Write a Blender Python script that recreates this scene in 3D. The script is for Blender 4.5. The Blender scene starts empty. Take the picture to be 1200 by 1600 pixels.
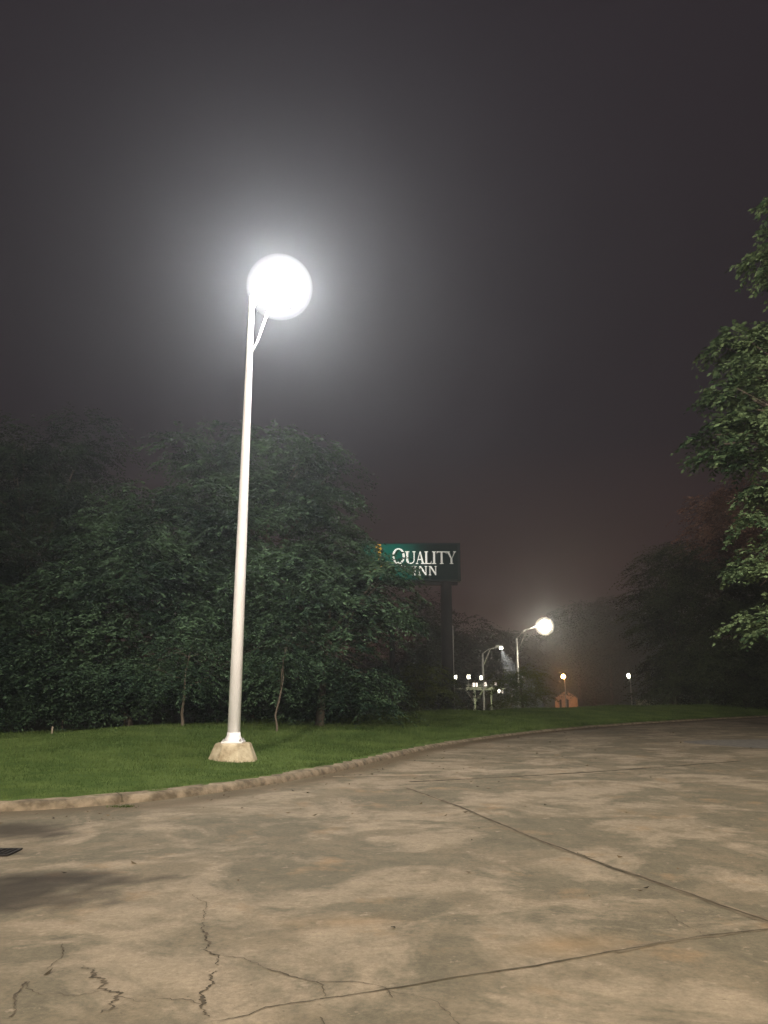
import bpy, bmesh, math, random
import numpy as np
from mathutils import Vector, Matrix
C = bpy.context.scene
COL = C.collection
rng = np.random.default_rng(7)
random.seed(7)
R = math.radians

# ---------------------------------------------------------------- camera
PITCH = R(12.8); CAMZ = 1.5; F = 1208.0
cd = bpy.data.cameras.new('camera'); cam = bpy.data.objects.new('camera', cd); COL.objects.link(cam)
cam.location = (0, 0, CAMZ); cam.rotation_euler = (R(90) + PITCH, 0, 0)
cd.sensor_fit = 'VERTICAL'; cd.sensor_height = 24; cd.lens = 24 * F / 1600
cd.clip_start = 0.1; cd.clip_end = 2000
C.camera = cam
C.render.engine = 'CYCLES'
C.view_settings.view_transform = 'Standard'; C.view_settings.look = 'None'
C.view_settings.exposure = 0; C.view_settings.gamma = 1
C.cycles.volume_bounces = 0

# ---------------------------------------------------------------- night sky (city glow on low cloud)
w = bpy.data.worlds.new('World'); C.world = w; w.use_nodes = True
nt = w.node_tree; nt.nodes.clear()
wo = nt.nodes.new('ShaderNodeOutputWorld'); bg = nt.nodes.new('ShaderNodeBackground')
tc = nt.nodes.new('ShaderNodeTexCoord'); sp = nt.nodes.new('ShaderNodeSeparateXYZ')
rp = nt.nodes.new('ShaderNodeValToRGB'); nz = nt.nodes.new('ShaderNodeTexNoise'); mx = nt.nodes.new('ShaderNodeMixRGB')
nt.links.new(tc.outputs['Generated'], sp.inputs[0]); nt.links.new(sp.outputs[2], rp.inputs[0])
e = rp.color_ramp.elements
e[0].position = 0.0; e[0].color = (.060, .026, .017, 1)
e[1].position = 1.0; e[1].color = (.017, .013, .017, 1)
k = e.new(.10); k.color = (.031, .0165, .014, 1)
k = e.new(.30); k.color = (.0155, .0115, .013, 1)
nz.inputs['Scale'].default_value = 1.6; nz.inputs['Detail'].default_value = 4
nt.links.new(tc.outputs['Generated'], nz.inputs['Vector'])
mr = nt.nodes.new('ShaderNodeMapRange'); mr.inputs[1].default_value = .3; mr.inputs[2].default_value = .7
mr.inputs[3].default_value = .85; mr.inputs[4].default_value = 1.2
nt.links.new(nz.outputs['Fac'], mr.inputs[0])
mx.blend_type = 'MULTIPLY'; mx.inputs[0].default_value = 1
nt.links.new(rp.outputs[0], mx.inputs[1]); nt.links.new(mr.outputs[0], mx.inputs[2])
nt.links.new(mx.outputs[0], bg.inputs[0]); bg.inputs[1].default_value = 1.2
nt.links.new(bg.outputs[0], wo.inputs[0])

LAMP_MAIN = 255.0      # radiance of the bright globe in view
LAMP_BACK = 2750.0      # the lot's lamp behind the camera, left
LAMP_SIDE = 1000.0      # the lot's lamp behind the camera, right
HAZE = 0.0021

# ---------------------------------------------------------------- pixel -> place
SP, CP = math.sin(PITCH), math.cos(PITCH)
def ray(px, py):
    a = (px - 600) / F; b = (800 - py) / F
    return Vector((a, CP - b * SP, SP + b * CP))
def P(px, py, Y):
    r = ray(px, py); t = Y / r.y
    return Vector((r.x * t, Y, CAMZ + r.z * t))
def G(px, py, z=0.0):
    r = ray(px, py); t = (z - CAMZ) / r.z
    return Vector((r.x * t, r.y * t, z))
def S(Y): return Y / F * 1.0                 # metres per pixel, roughly

# ---------------------------------------------------------------- materials
def mat(name, col=(.5, .5, .5), rough=.7, metal=0, spec=.3):
    m = bpy.data.materials.new(name); m.use_nodes = True
    b = m.node_tree.nodes['Principled BSDF']
    b.inputs['Base Color'].default_value = (*col, 1); b.inputs['Roughness'].default_value = rough
    b.inputs['Metallic'].default_value = metal; b.inputs['Specular IOR Level'].default_value = spec
    return m
def noisy(name, c1, c2, scale=5, rough=.8, bump=0.0, bscale=60, detail=6, stretch=(1, 1, 1), metal=0, spec=.3):
    m = mat(name, c1, rough, metal, spec); n = m.node_tree; L = n.links; b = n.nodes['Principled BSDF']
    t = n.nodes.new('ShaderNodeTexCoord'); mp = n.nodes.new('ShaderNodeMapping'); mp.inputs['Scale'].default_value = stretch
    L.new(t.outputs['Object'], mp.inputs[0])
    z = n.nodes.new('ShaderNodeTexNoise'); z.inputs['Scale'].default_value = scale; z.inputs['Detail'].default_value = detail
    L.new(mp.outputs[0], z.inputs['Vector'])
    r = n.nodes.new('ShaderNodeValToRGB'); r.color_ramp.elements[0].position = .35; r.color_ramp.elements[1].position = .65
    r.color_ramp.elements[0].color = (*c1, 1); r.color_ramp.elements[1].color = (*c2, 1)
    L.new(z.outputs['Fac'], r.inputs[0]); L.new(r.outputs[0], b.inputs['Base Color'])
    if bump:
        z2 = n.nodes.new('ShaderNodeTexNoise'); z2.inputs['Scale'].default_value = bscale; z2.inputs['Detail'].default_value = 5
        L.new(mp.outputs[0], z2.inputs['Vector'])
        bp = n.nodes.new('ShaderNodeBump'); bp.inputs['Strength'].default_value = bump; bp.inputs['Distance'].default_value = .02
        L.new(z2.outputs['Fac'], bp.inputs['Height']); L.new(bp.outputs[0], b.inputs['Normal'])
    return m
def emis(name, col, s):
    m = bpy.data.materials.new(name); m.use_nodes = True; n = m.node_tree; n.nodes.clear()
    o = n.nodes.new('ShaderNodeOutputMaterial'); x = n.nodes.new('ShaderNodeEmission')
    x.inputs[0].default_value = (*col, 1); x.inputs[1].default_value = s
    n.links.new(x.outputs[0], o.inputs[0]); return m
def leafmat(name, c1, c2, scale=.62, trans=.15):
    m = bpy.data.materials.new(name); m.use_nodes = True; n = m.node_tree; L = n.links
    b = n.nodes['Principled BSDF']; b.inputs['Roughness'].default_value = .75; b.inputs['Specular IOR Level'].default_value = .15
    g = n.nodes.new('ShaderNodeNewGeometry'); z = n.nodes.new('ShaderNodeTexNoise'); z.inputs['Scale'].default_value = scale; z.inputs['Detail'].default_value = 3
    L.new(g.outputs['Position'], z.inputs['Vector'])
    ad = n.nodes.new('ShaderNodeMath'); ad.operation = 'MULTIPLY_ADD'; ad.inputs[1].default_value = .25; ad.inputs[2].default_value = -.12
    L.new(g.outputs['Random Per Island'], ad.inputs[0])
    a2 = n.nodes.new('ShaderNodeMath'); a2.operation = 'ADD'; L.new(ad.outputs[0], a2.inputs[0]); L.new(z.outputs['Fac'], a2.inputs[1])
    r = n.nodes.new('ShaderNodeValToRGB'); r.color_ramp.elements[0].position = .36; r.color_ramp.elements[1].position = .68
    r.color_ramp.elements[0].color = (*c1, 1); r.color_ramp.elements[1].color = (*c2, 1)
    L.new(a2.outputs[0], r.inputs[0]); L.new(r.outputs[0], b.inputs['Base Color'])
    t = n.nodes.new('ShaderNodeBsdfTranslucent'); L.new(r.outputs[0], t.inputs[0])
    x = n.nodes.new('ShaderNodeMixShader'); x.inputs[0].default_value = trans
    L.new(b.outputs[0], x.inputs[1]); L.new(t.outputs[0], x.inputs[2]); L.new(x.outputs[0], n.nodes['Material Output'].inputs[0])
    return m

# ---------------------------------------------------------------- object helpers
def tag(o, label=None, cat=None, group=None, kind=None):
    if label: o['label'] = label
    if cat: o['category'] = cat
    if group: o['group'] = group
    if kind: o['kind'] = kind
    return o
def empty(name, loc, label, cat, group=None, rz=0):
    o = bpy.data.objects.new(name, None); COL.objects.link(o); o.location = loc; o.rotation_euler.z = rz
    o.empty_display_size = .3
    return tag(o, label, cat, group)
def link(name, me, m, parent=None):
    if m: me.materials.append(m)
    o = bpy.data.objects.new(name, me); COL.objects.link(o)
    if parent: o.parent = parent
    return o
def raw(name, V, Fc, m, parent=None, smooth=False, nv=None):
    """numpy verts (N,3), faces (M,k)"""
    V = np.asarray(V, dtype=np.float32); Fc = np.asarray(Fc, dtype=np.int32); k = Fc.shape[1]
    me = bpy.data.meshes.new(name); me.vertices.add(len(V)); me.vertices.foreach_set('co', V.ravel())
    me.loops.add(Fc.size); me.loops.foreach_set('vertex_index', Fc.ravel())
    me.polygons.add(len(Fc)); me.polygons.foreach_set('loop_start', np.arange(len(Fc), dtype=np.int32) * k)
    me.polygons.foreach_set('loop_total', np.full(len(Fc), k, dtype=np.int32))
    if smooth: me.polygons.foreach_set('use_smooth', np.ones(len(Fc), dtype=bool))
    me.update(calc_edges=True)
    return link(name, me, m, parent)
class MB:
    def __init__(s): s.v = []; s.f = []
    def add(s, vs, fs):
        n = len(s.v); s.v += [tuple(v) for v in vs]; s.f += [tuple(i + n for i in f) for f in fs]; return s
    def box(s, c, d, top=1.0, rz=0):
        x, y, z = c; a, b, h = d[0] / 2, d[1] / 2, d[2] / 2; vs = []
        for zz, k in ((-h, 1), (h, top)):
            for sx, sy in ((-1, -1), (1, -1), (1, 1), (-1, 1)):
                px, py = sx * a * k, sy * b * k
                vs.append((x + px * math.cos(rz) - py * math.sin(rz), y + px * math.sin(rz) + py * math.cos(rz), z + zz))
        return s.add(vs, [(3, 2, 1, 0), (4, 5, 6, 7), (0, 1, 5, 4), (1, 2, 6, 5), (2, 3, 7, 6), (3, 0, 4, 7)])
    def tube(s, pts, rads, n=10, cap=True):
        pts = [Vector(p) for p in pts]
        if not hasattr(rads, '__len__'): rads = [rads] * len(pts)
        rings = []; up = Vector((0, 0, 1))
        u = None
        for i, p in enumerate(pts):
            t = (pts[min(i + 1, len(pts) - 1)] - pts[max(i - 1, 0)]).normalized()
            if u is None: u = t.orthogonal().normalized()
            else: u = (u - t * u.dot(t)).normalized()
            v = t.cross(u)
            rings.append([p + (u * math.cos(2 * math.pi * k / n) + v * math.sin(2 * math.pi * k / n)) * rads[i] for k in range(n)])
        vs = [q for r in rings for q in r]; fs = []
        for i in range(len(pts) - 1):
            for k in range(n):
                fs.append((i * n + k, i * n + (k + 1) % n, (i + 1) * n + (k + 1) % n, (i + 1) * n + k))
        if cap: fs.append(tuple(reversed(range(n)))); fs.append(tuple((len(pts) - 1) * n + k for k in range(n)))
        return s.add(vs, fs)
    def lathe(s, c, prof, n=20, cap=True):
        return s.tube([(c[0], c[1], c[2] + z) for z, r in prof], [r for z, r in prof], n, cap)
    def ball(s, c, r, n=16, m=10, sz=1.0):
        vs = []; fs = []
        for j in range(1, m):
            a = math.pi * j / m
            for i in range(n):
                b = 2 * math.pi * i / n
                vs.append((c[0] + r * math.sin(a) * math.cos(b), c[1] + r * math.sin(a) * math.sin(b), c[2] + r * sz * math.cos(a)))
        vs.append((c[0], c[1], c[2] + r * sz)); vs.append((c[0], c[1], c[2] - r * sz)); T = len(vs) - 2
        for j in range(m - 2):
            for i in range(n): fs.append((j * n + i, (j + 1) * n + i, (j + 1) * n + (i + 1) % n, j * n + (i + 1) % n))
        for i in range(n):
            fs.append((T, i, (i + 1) % n)); fs.append((T + 1, (m - 2) * n + (i + 1) % n, (m - 2) * n + i))
        return s.add(vs, fs)
    def prism(s, poly, y0, y1):
        """polygon in x,z extruded along y (y0 front)"""
        n = len(poly); vs = [(x, y0, z) for x, z in poly] + [(x, y1, z) for x, z in poly]
        fs = [tuple(range(n)), tuple(reversed(range(n, 2 * n)))] + [(i, n + i, n + (i + 1) % n, (i + 1) % n) for i in range(n)]
        return s.add(vs, fs)
    def build(s, name, m, parent=None, smooth=False, bevel=0):
        me = bpy.data.meshes.new(name); me.from_pydata(s.v, [], s.f)
        bm = bmesh.new(); bm.from_mesh(me); bmesh.ops.recalc_face_normals(bm, faces=bm.faces); bm.to_mesh(me); bm.free()
        if smooth:
            for p in me.polygons: p.use_smooth = True
        o = link(name, me, m, parent)
        if bevel:
            b = o.modifiers.new('bevel', 'BEVEL'); b.width = bevel; b.segments = 2; b.limit_method = 'ANGLE'
        return o
def copy_tree(o, parent=None):
    c = o.copy(); COL.objects.link(c); c.parent = parent
    for ch in o.children: copy_tree(ch, c)
    return c

# ---------------------------------------------------------------- kerb line and terrain
kp = [(-90, 6.0), (-40, 8.2), (-14, 9.4)]
for px, py in ((0, 1268), (190, 1256), (300, 1244), (400, 1229), (470, 1217), (530, 1205), (600, 1187), (700, 1163.5), (800, 1149), (900, 1138.5), (1000, 1131), (1100, 1125), (1200, 1120)):
    g = G(px, py); kp.append((g.x, g.y))
kp += [(32, 50), (60, 60), (120, 70)]
def catmull(pts, step):
    pts = [np.array(p, float) for p in pts]; out = []
    for i in range(len(pts) - 1):
        p0 = pts[max(i - 1, 0)]; p1 = pts[i]; p2 = pts[i + 1]; p3 = pts[min(i + 2, len(pts) - 1)]
        L = np.linalg.norm(p2 - p1); n = max(2, int(L / step))
        m1 = (p2 - p0) * L / max(np.linalg.norm(p2 - p0), 1e-6); m2 = (p3 - p1) * L / max(np.linalg.norm(p3 - p1), 1e-6)
        for k in range(n):
            t = k / n
            out.append((2 * t**3 - 3 * t**2 + 1) * p1 + (t**3 - 2 * t**2 + t) * m1 + (-2 * t**3 + 3 * t**2) * p2 + (t**3 - t**2) * m2)
    out.append(pts[-1]); return np.array(out)
kerb = catmull(kp, .5)
def sdist(x, y):
    """signed distance to the kerb line, + on the lawn"""
    x = np.asarray(x, float); y = np.asarray(y, float); sh = x.shape
    q = np.stack([x.ravel(), y.ravel()], 1); best = np.full(len(q), 1e9); sg = np.zeros(len(q))
    for i in range(len(kerb) - 1):
        a = kerb[i]; d = kerb[i + 1] - a; L2 = d @ d
        t = np.clip(((q - a) @ d) / L2, 0, 1); r = q - a - t[:, None] * d
        dd = (r**2).sum(1); m = dd < best
        best = np.where(m, dd, best); cr = d[0] * r[:, 1] - d[1] * r[:, 0]; sg = np.where(m, np.sign(cr), sg)
    return (np.sqrt(best) * sg).reshape(sh)
def ss(t): t = np.clip(t, 0, 1); return t * t * (3 - 2 * t)
def land(sd, x, y):
    z = .11 + .30 * ss(sd / 8.0)
    z = z - 6.2 * (1 - np.exp(-np.maximum(sd - 8, 0) * .115 / 6.2))
    z = z + 9.0 * ss((y - 165) / 110.0)
    z = z + .025 * np.sin(x * .8 + y * .35) * ss(sd / 3) + .02 * np.sin(y * 1.1 - x * .4) * ss(sd / 3)
    return np.where(sd < .12, -.06, z)
def hz(x, y): return float(land(sdist(x, y), np.float64(x), np.float64(y)))
def axis(lo, a, b, hi, fine, g=1.25):
    m = list(np.arange(a, b, fine)); s = fine; p = m[-1]
    while p < hi: s = min(s * g, 12); p += s; m.append(p)
    s = fine; p = m[0]
    while p > lo: s = min(s * g, 12); p -= s; m.insert(0, p)
    return np.array(m)
def grid(X, Y):
    xx, yy = np.meshgrid(X, Y); nx = len(X); ny = len(Y)
    i = np.arange(nx * ny).reshape(ny, nx)
    f = np.stack([i[:-1, :-1], i[:-1, 1:], i[1:, 1:], i[1:, :-1]], -1).reshape(-1, 4)
    return xx.ravel(), yy.ravel(), f

# grass ground (one sheet to the far hills)
X = axis(-295, -8, 22, 295, .15); Yy = axis(-60, 9, 43, 295, .15)
gx, gy, gf = grid(X, Yy); gsd = sdist(gx, gy); gz = land(gsd, gx, gy)
lawn_m = noisy('lawn_grass', (.048, .078, .019), (.088, .122, .034), 2.2, .95, .9, 55, 8, spec=.05)
ground = raw('ground', np.stack([gx, gy, gz], 1), gf, lawn_m, smooth=True); tag(ground, kind='structure')

# concrete lot
X = axis(-120, -9, 22, 130, .15); Yy = axis(-58, 3.6, 43, 74, .15)
lx, ly, lf = grid(X, Yy); lsd = sdist(lx, ly)
keep = (lsd[lf] < .16).all(1); lf = lf[keep]
m = bpy.data.materials.new('old_concrete'); m.use_nodes = True; n = m.node_tree; L = n.links; b = n.nodes['Principled BSDF']
b.inputs['Roughness'].default_value = .82; b.inputs['Specular IOR Level'].default_value = .25
def N(t, **k):
    x = n.nodes.new(t)
    for a, v in k.items(): setattr(x, a, v)
    return x
t = N('ShaderNodeTexCoord')
def noise(scale, det, st=(1, 1, 1), rot=0, rough=.5, dist=0):
    mp = N('ShaderNodeMapping'); mp.inputs['Scale'].default_value = st; mp.inputs['Rotation'].default_value = (0, 0, rot)
    L.new(t.outputs['Object'], mp.inputs[0]); z = N('ShaderNodeTexNoise'); z.inputs['Scale'].default_value = scale
    z.inputs['Detail'].default_value = det; z.inputs['Roughness'].default_value = rough; z.inputs['Distortion'].default_value = dist
    L.new(mp.outputs[0], z.inputs['Vector']); return z.outputs['Fac']
def ramp(src, a, b_, c0=(0, 0, 0, 1), c1=(1, 1, 1, 1)):
    r = N('ShaderNodeValToRGB'); r.color_ramp.elements[0].position = a; r.color_ramp.elements[1].position = b_
    r.color_ramp.elements[0].color = c0; r.color_ramp.elements[1].color = c1; L.new(src, r.inputs[0]); return r.outputs[0]
def mixc(f, a, b_, mode='MIX'):
    x = N('ShaderNodeMixRGB'); x.blend_type = mode
    if isinstance(f, float): x.inputs[0].default_value = f
    else: L.new(f, x.inputs[0])
    for i, q in ((1, a), (2, b_)):
        if isinstance(q, tuple): x.inputs[i].default_value = q
        else: L.new(q, x.inputs[i])
    return x.outputs[0]
def attr(nm): a = N('ShaderNodeAttribute'); a.attribute_name = nm; return a.outputs['Fac']
base = mixc(ramp(noise(.62, 12, (1, 1, 1), .2, .66, .5), .47, .55), (.142, .120, .080, 1), (.268, .215, .150, 1))
base = mixc(ramp(noise(1.1, 10, (1, 1, 1), -.3, .68, .3), .50, .60), base, (.180, .145, .096, 1))
base = mixc(ramp(noise(1.3, 10, (1, 1, 1), .4, .65), .58, .70), base, (.245, .170, .098, 1))
fine_ = ramp(noise(3.4, 12, (1, .9, 1), .25, .78), .33, .68, (.70, .71, .69, 1), (1.18, 1.16, 1.14, 1))
base = mixc(1.0, base, fine_, 'MULTIPLY')
pale = ramp(noise(5.5, 8, (1, 1, 1), 0, .7), .61, .66)
base = mixc(mixc(.55, (0, 0, 0, 1), pale), base, (.33, .265, .19, 1))
grit = ramp(noise(26, 12, rough=.85), .32, .68, (.66, .66, .66, 1), (1.28, 1.28, 1.28, 1)); base = mixc(1.0, base, grit, 'MULTIPLY')
pits = ramp(noise(30, 4), .67, .72); base = mixc(mixc(.6, (0, 0, 0, 1), pits), base, (.09, .07, .045, 1))
base = mixc(attr('gutter'), base, (.085, .060, .032, 1))
base = mixc(attr('dark_patch'), base, (.026, .019, .011, 1))
base = mixc(attr('rust'), base, (.31, .185, .08, 1))
L.new(base, b.inputs['Base Color'])
bp = N('ShaderNodeBump'); bp.inputs['Strength'].default_value = .35; bp.inputs['Distance'].default_value = .012
hsum = N('ShaderNodeMath'); hsum.operation = 'ADD'; L.new(noise(45, 6, rough=.7), hsum.inputs[0]); L.new(noise(4, 5), hsum.inputs[1])
L.new(hsum.outputs[0], bp.inputs['Height']); L.new(bp.outputs[0], b.inputs['Normal'])
conc_m = m
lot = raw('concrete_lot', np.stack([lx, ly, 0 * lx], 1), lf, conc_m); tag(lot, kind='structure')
def wob(x, y, s, seed):
    r = np.random.default_rng(seed); o = 0 * x
    for k in range(9):
        a = r.uniform(0, 6.28); f = s * r.uniform(.5, 2.6); o = o + np.sin((x * math.cos(a) + y * math.sin(a)) * f + r.uniform(0, 6.28)) / (1 + .5 * k)
    return o / 2.2
def blob(px, py, rx, ry, seed, soft=.5, rot=0, s=3):
    g = G(px, py); dx = lx - g.x; dy = ly - g.y; c, s_ = math.cos(rot), math.sin(rot)
    u = (dx * c + dy * s_) / rx; v = (-dx * s_ + dy * c) / ry
    return ss((1.0 - np.sqrt(u * u + v * v) + .35 * (wob(lx, ly, s, seed) + .6 * wob(lx, ly, s * 3.3, seed + 50))) / soft)
gut = .8 * np.exp(-((lsd + .22 - .12 * wob(lx, ly, 2, 3)) / .42)**2) * (lsd < .3)
gut = gut + .18 * ss((lsd + 3.4 + 1.0 * wob(lx, ly, 1.2, 5)) / 2.2) * ss((lx + 1.8) / 1.5)
dark_patch = .85 * blob(-45, 1300, 1.25, .62, 11, .7, .05) + .9 * blob(-70, 1405, 1.45, .75, 12, .6, .45) + .6 * blob(85, 1372, .62, .13, 13, .8, .1) + .9 * blob(-5, 1334, .50, .24, 14, .8)  # soft-edged darker patches of concrete at the left edge
dark_patch = dark_patch + .45 * blob(690, 1375, .2, .04, 15, .8) + .55 * blob(365, 1391, .22, .06, 16, .7, .1, 9)  # two small darker marks further right
rust = .5 * blob(860, 1478, .75, .22, 21, 1.2, .25) + .35 * blob(560, 1440, .7, .25, 22, 1.2)
for nm, v in (('gutter', gut), ('dark_patch', dark_patch), ('rust', rust)):
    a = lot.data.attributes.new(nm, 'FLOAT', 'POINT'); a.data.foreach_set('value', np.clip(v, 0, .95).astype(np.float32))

# kerb
kerb_m = noisy('kerb_concrete', (.095, .073, .046), (.255, .200, .138), 6, .9, .9, 45, 10, (1, 1, 1), spec=.2)
kc = catmull(kp, .22)
def kerb_profile(i, x):
    hgt = .105 + .003 * math.sin(i * .37) + .002 * math.sin(i * 1.3)
    hgt -= .05 * min(max((x + 1.2) / 3, 0), 1)
    return [(-.02, -.05), (-.012, .02), (.015, hgt * .72), (.05, hgt * .97), (.10, hgt), (.24, hgt + .006), (.30, hgt - .004), (.30, -.05)]
V = []; n_ = len(kc); np_ = 8
for i in range(n_):
    tt = kc[min(i + 1, n_ - 1)] - kc[max(i - 1, 0)]; tt /= np.linalg.norm(tt); nn = np.array([-tt[1], tt[0]])
    jit = .003 * math.sin(i * 2.1)
    for s_, z_ in kerb_profile(i, kc[i][0]):
        q = kc[i] + nn * (s_ + jit); V.append((q[0], q[1], z_))
jg = G(190, 1256); gaps = set()
js = [i for i in range(n_) if abs(kc[i][0]) < 60]
ji = min(range(n_), key=lambda i: abs(kc[i][0] - jg.x) + abs(kc[i][1] - jg.y))
Fk = []
for i in range(n_ - 1):
    for k in range(np_ - 1):
        Fk.append((i * np_ + k, (i + 1) * np_ + k, (i + 1) * np_ + k + 1, i * np_ + k + 1))
kerb_o = raw('kerb', V, [f[::-1] for f in Fk], kerb_m, smooth=True); tag(kerb_o, kind='structure')
dark_m = noisy('joint_dirt', (.045, .035, .020), (.095, .075, .045), 9, .95)
# open joints across the kerb: thin dirt-filled slots proud of it
mb = MB()
for jx in (ji,):
    a = kc[jx]; tt = kc[jx + 1] - kc[jx - 1]; tt /= np.linalg.norm(tt); nn = np.array([-tt[1], tt[0]])
    pr = [(s_ + (-.004 if s_ < .1 else 0), z_ + .004) for s_, z_ in kerb_profile(jx, a[0])][1:7]
    wv = .013
    vs = []
    for s_, z_ in pr:
        for sg in (-1, 1): q = a + nn * s_ + tt * wv * sg * (1.4 if z_ < .05 else 1); vs.append((q[0], q[1], z_))
    mb.add(vs, [(2 * k, 2 * k + 1, 2 * k + 3, 2 * k + 2) for k in range(len(pr) - 1)])
mb.build('kerb_joint', dark_m, kerb_o)

# joints and cracks on the lot
crack_m = noisy('crack_dirt', (.05, .04, .026), (.11, .085, .055), 14, .95)
def ribbon(name, pts, w0, jag=0.0, step=.06, mat_=dark_m, z=.004, seed=0, taper=False):
    r = random.Random(seed); pts = [G(*p) for p in pts]; line = catmull([(p.x, p.y) for p in pts], step)
    L_ = []; n = len(line)
    for i in range(n):
        tt = line[min(i + 1, n - 1)] - line[max(i - 1, 0)]; tt = tt / (np.linalg.norm(tt) + 1e-9); nn = np.array([-tt[1], tt[0]])
        ww = w0 * r.uniform(.7, 1.2) * (.35 + .9 * abs(math.sin(i * .21 + seed) * math.sin(i * .083 + 2 * seed)) ** .6); c = line[i] + nn * jag * (math.sin(i * .9 + seed) * .6 + math.sin(i * .37 + seed * 3) + .5 * math.sin(i * 2.1) + .25 * r.uniform(-1, 1))
        if taper: ww *= .25 + .9 * math.sin(math.pi * i / (n - 1))
        L_.append((*(c + nn * ww / 2), z)); L_.append((*(c - nn * ww / 2), z))
    if name == 'crack': mat_ = crack_m
    return raw(name, L_, [(2 * i, 2 * i + 1, 2 * i + 3, 2 * i + 2) for i in range(n - 1)], mat_, lot)
seam_m = noisy('seam_filler', (.11, .085, .052), (.19, .15, .10), 5, .95)
ribbon('joint', [(640, 1222), (760, 1216), (900, 1208), (1020, 1200), (1158, 1189)], .10, .012, .1, dark_m, seed=1)
ribbon('joint', [(636, 1232), (720, 1262), (800, 1296), (905, 1337), (1040, 1385), (1200, 1440), (1290, 1472)], .085, .006, .08, seam_m, .0035, seed=2)
ribbon('joint', [(636, 1232), (720, 1262), (800, 1296), (905, 1337), (1040, 1385), (1200, 1440), (1290, 1472)], .035, .008, .08, dark_m, .006, seed=12)
ribbon('joint', [(500, 1562), (600, 1547), (720, 1527), (850, 1507), (960, 1487), (1080, 1466), (1200, 1452), (1300, 1438)], .016, .004, .05, dark_m, seed=3)
ribbon('stain', [(900, 1333), (912, 1338), (930, 1342)], .06, .008, .02, dark_m, .007, 9, True)
ribbon('joint', [(960, 1488), (1080, 1467), (1200, 1453)], .04, .01, .05, seam_m, .0035, seed=4)
pale_m = noisy('pale_mortar', (.30, .235, .16), (.42, .34, .24), 8, .9)
ribbon('seam_line', [(520, 1213.5), (620, 1211.5), (720, 1209.5), (800, 1210)], .05, .004, .1, pale_m, seed=5)
ribbon('crack', [(314, 1440), (320, 1460), (326, 1474), (322, 1482), (330, 1490), (341, 1498), (340, 1510)], .015, .010, .012, seed=6, taper=True)
ribbon('crack', [(334, 1518), (328, 1540), (314, 1558), (318, 1575), (322, 1590)], .022, .010, .012, seed=7, taper=True)
ribbon('crack', [(130, 1510), (150, 1524), (165, 1545), (184, 1558), (176, 1572), (154, 1583)], .026, .018, .012, seed=8, taper=True)
ribbon('crack', [(330, 1598), (380, 1588), (410, 1577), (450, 1570), (500, 1561)], .014, .006, .02, seed=9, taper=True)
ribbon('crack', [(420, 1514), (465, 1530), (500, 1536), (505, 1558)], .010, .008, .02, seed=10)
ribbon('crack', [(500, 1536), (560, 1535), (600, 1545), (612, 1560)], .006, .006, .02, seed=13)
ribbon('crack', [(500, 1590), (508, 1598), (500, 1620)], .012, .006, .02, seed=14)
ribbon('crack', [(38, 1535), (25, 1560), (18, 1590)], .012, .008, .02, seed=15)
ribbon('crack', [(184, 1558), (215, 1566), (260, 1560), (318, 1572)], .006, .012, .02, seed=17)
ribbon('crack', [(330, 1490), (372, 1498), (430, 1516)], .005, .012, .02, seed=18)
ribbon('crack', [(165, 1545), (120, 1556), (60, 1552), (38, 1535)], .005, .012, .02, seed=19)
ribbon('crack', [(600, 1545), (690, 1572), (720, 1620)], .005, .010, .02, seed=20)
ribbon('crack', [(1040, 1424), (1062, 1440), (1100, 1462)], .005, .010, .02, seed=21)
ribbon('crack', [(314, 1440), (322, 1415), (300, 1398)], .005, .010, .02, seed=22)
ribbon('crack', [(100, 1475), (95, 1495), (75, 1515)], .006, .008, .02, seed=16)
# grey asphalt patch by the far right edge of the lot
asph = noisy('asphalt', (.13, .118, .10), (.20, .18, .15), 6, .9, .6, 90)
pc = G(1215, 1162); mb = MB()
mb.add([(pc.x + 2.3 * math.cos(a) * (1 + .1 * math.sin(3 * a)), pc.y + 1.9 * math.sin(a) * (1 + .12 * math.sin(2 * a + 1)), .004) for a in np.linspace(0, 2 * math.pi, 40)[:-1]], [tuple(range(39))])
mb.build('asphalt_patch', asph, lot)

# bits of leaf litter and grit on the lot
nb = 900; qx = rng.uniform(-9, 20, nb * 6); qy = rng.uniform(3.2, 34, nb * 6)**1.0; qd = sdist(qx, qy)
pr_ = np.exp(qd / 1.2) * 1.0 + .05; okq = (qd < -.04) & (rng.random(len(qd)) < pr_); qx, qy = qx[okq][:nb], qy[okq][:nb]; nb = len(qx)
qa = rng.uniform(0, 6.283, nb); ql = rng.uniform(.008, .030, nb) * (1 + qy / 25); qw = ql * rng.uniform(.3, .7, nb)
c_ = np.stack([qx, qy, np.full(nb, .006)], 1); U1 = np.stack([np.cos(qa), np.sin(qa), rng.uniform(-.1, .3, nb)], 1) * ql[:, None]; U2 = np.stack([-np.sin(qa), np.cos(qa), rng.uniform(-.1, .3, nb)], 1) * qw[:, None]
z0 = np.array([0, 0, .008]); Vq = np.stack([c_ - U1 + z0, c_ - U2, c_ + U1 + z0, c_ + U2], 1).reshape(-1, 3)
tag(raw('leaf_litter', Vq, np.arange(len(Vq)).reshape(-1, 4), leafmat('dry_leaf', (.03, .022, .012), (.16, .11, .055), 3)), 'scattered dry leaf bits and grit on the concrete', 'leaf litter', kind='stuff')

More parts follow.
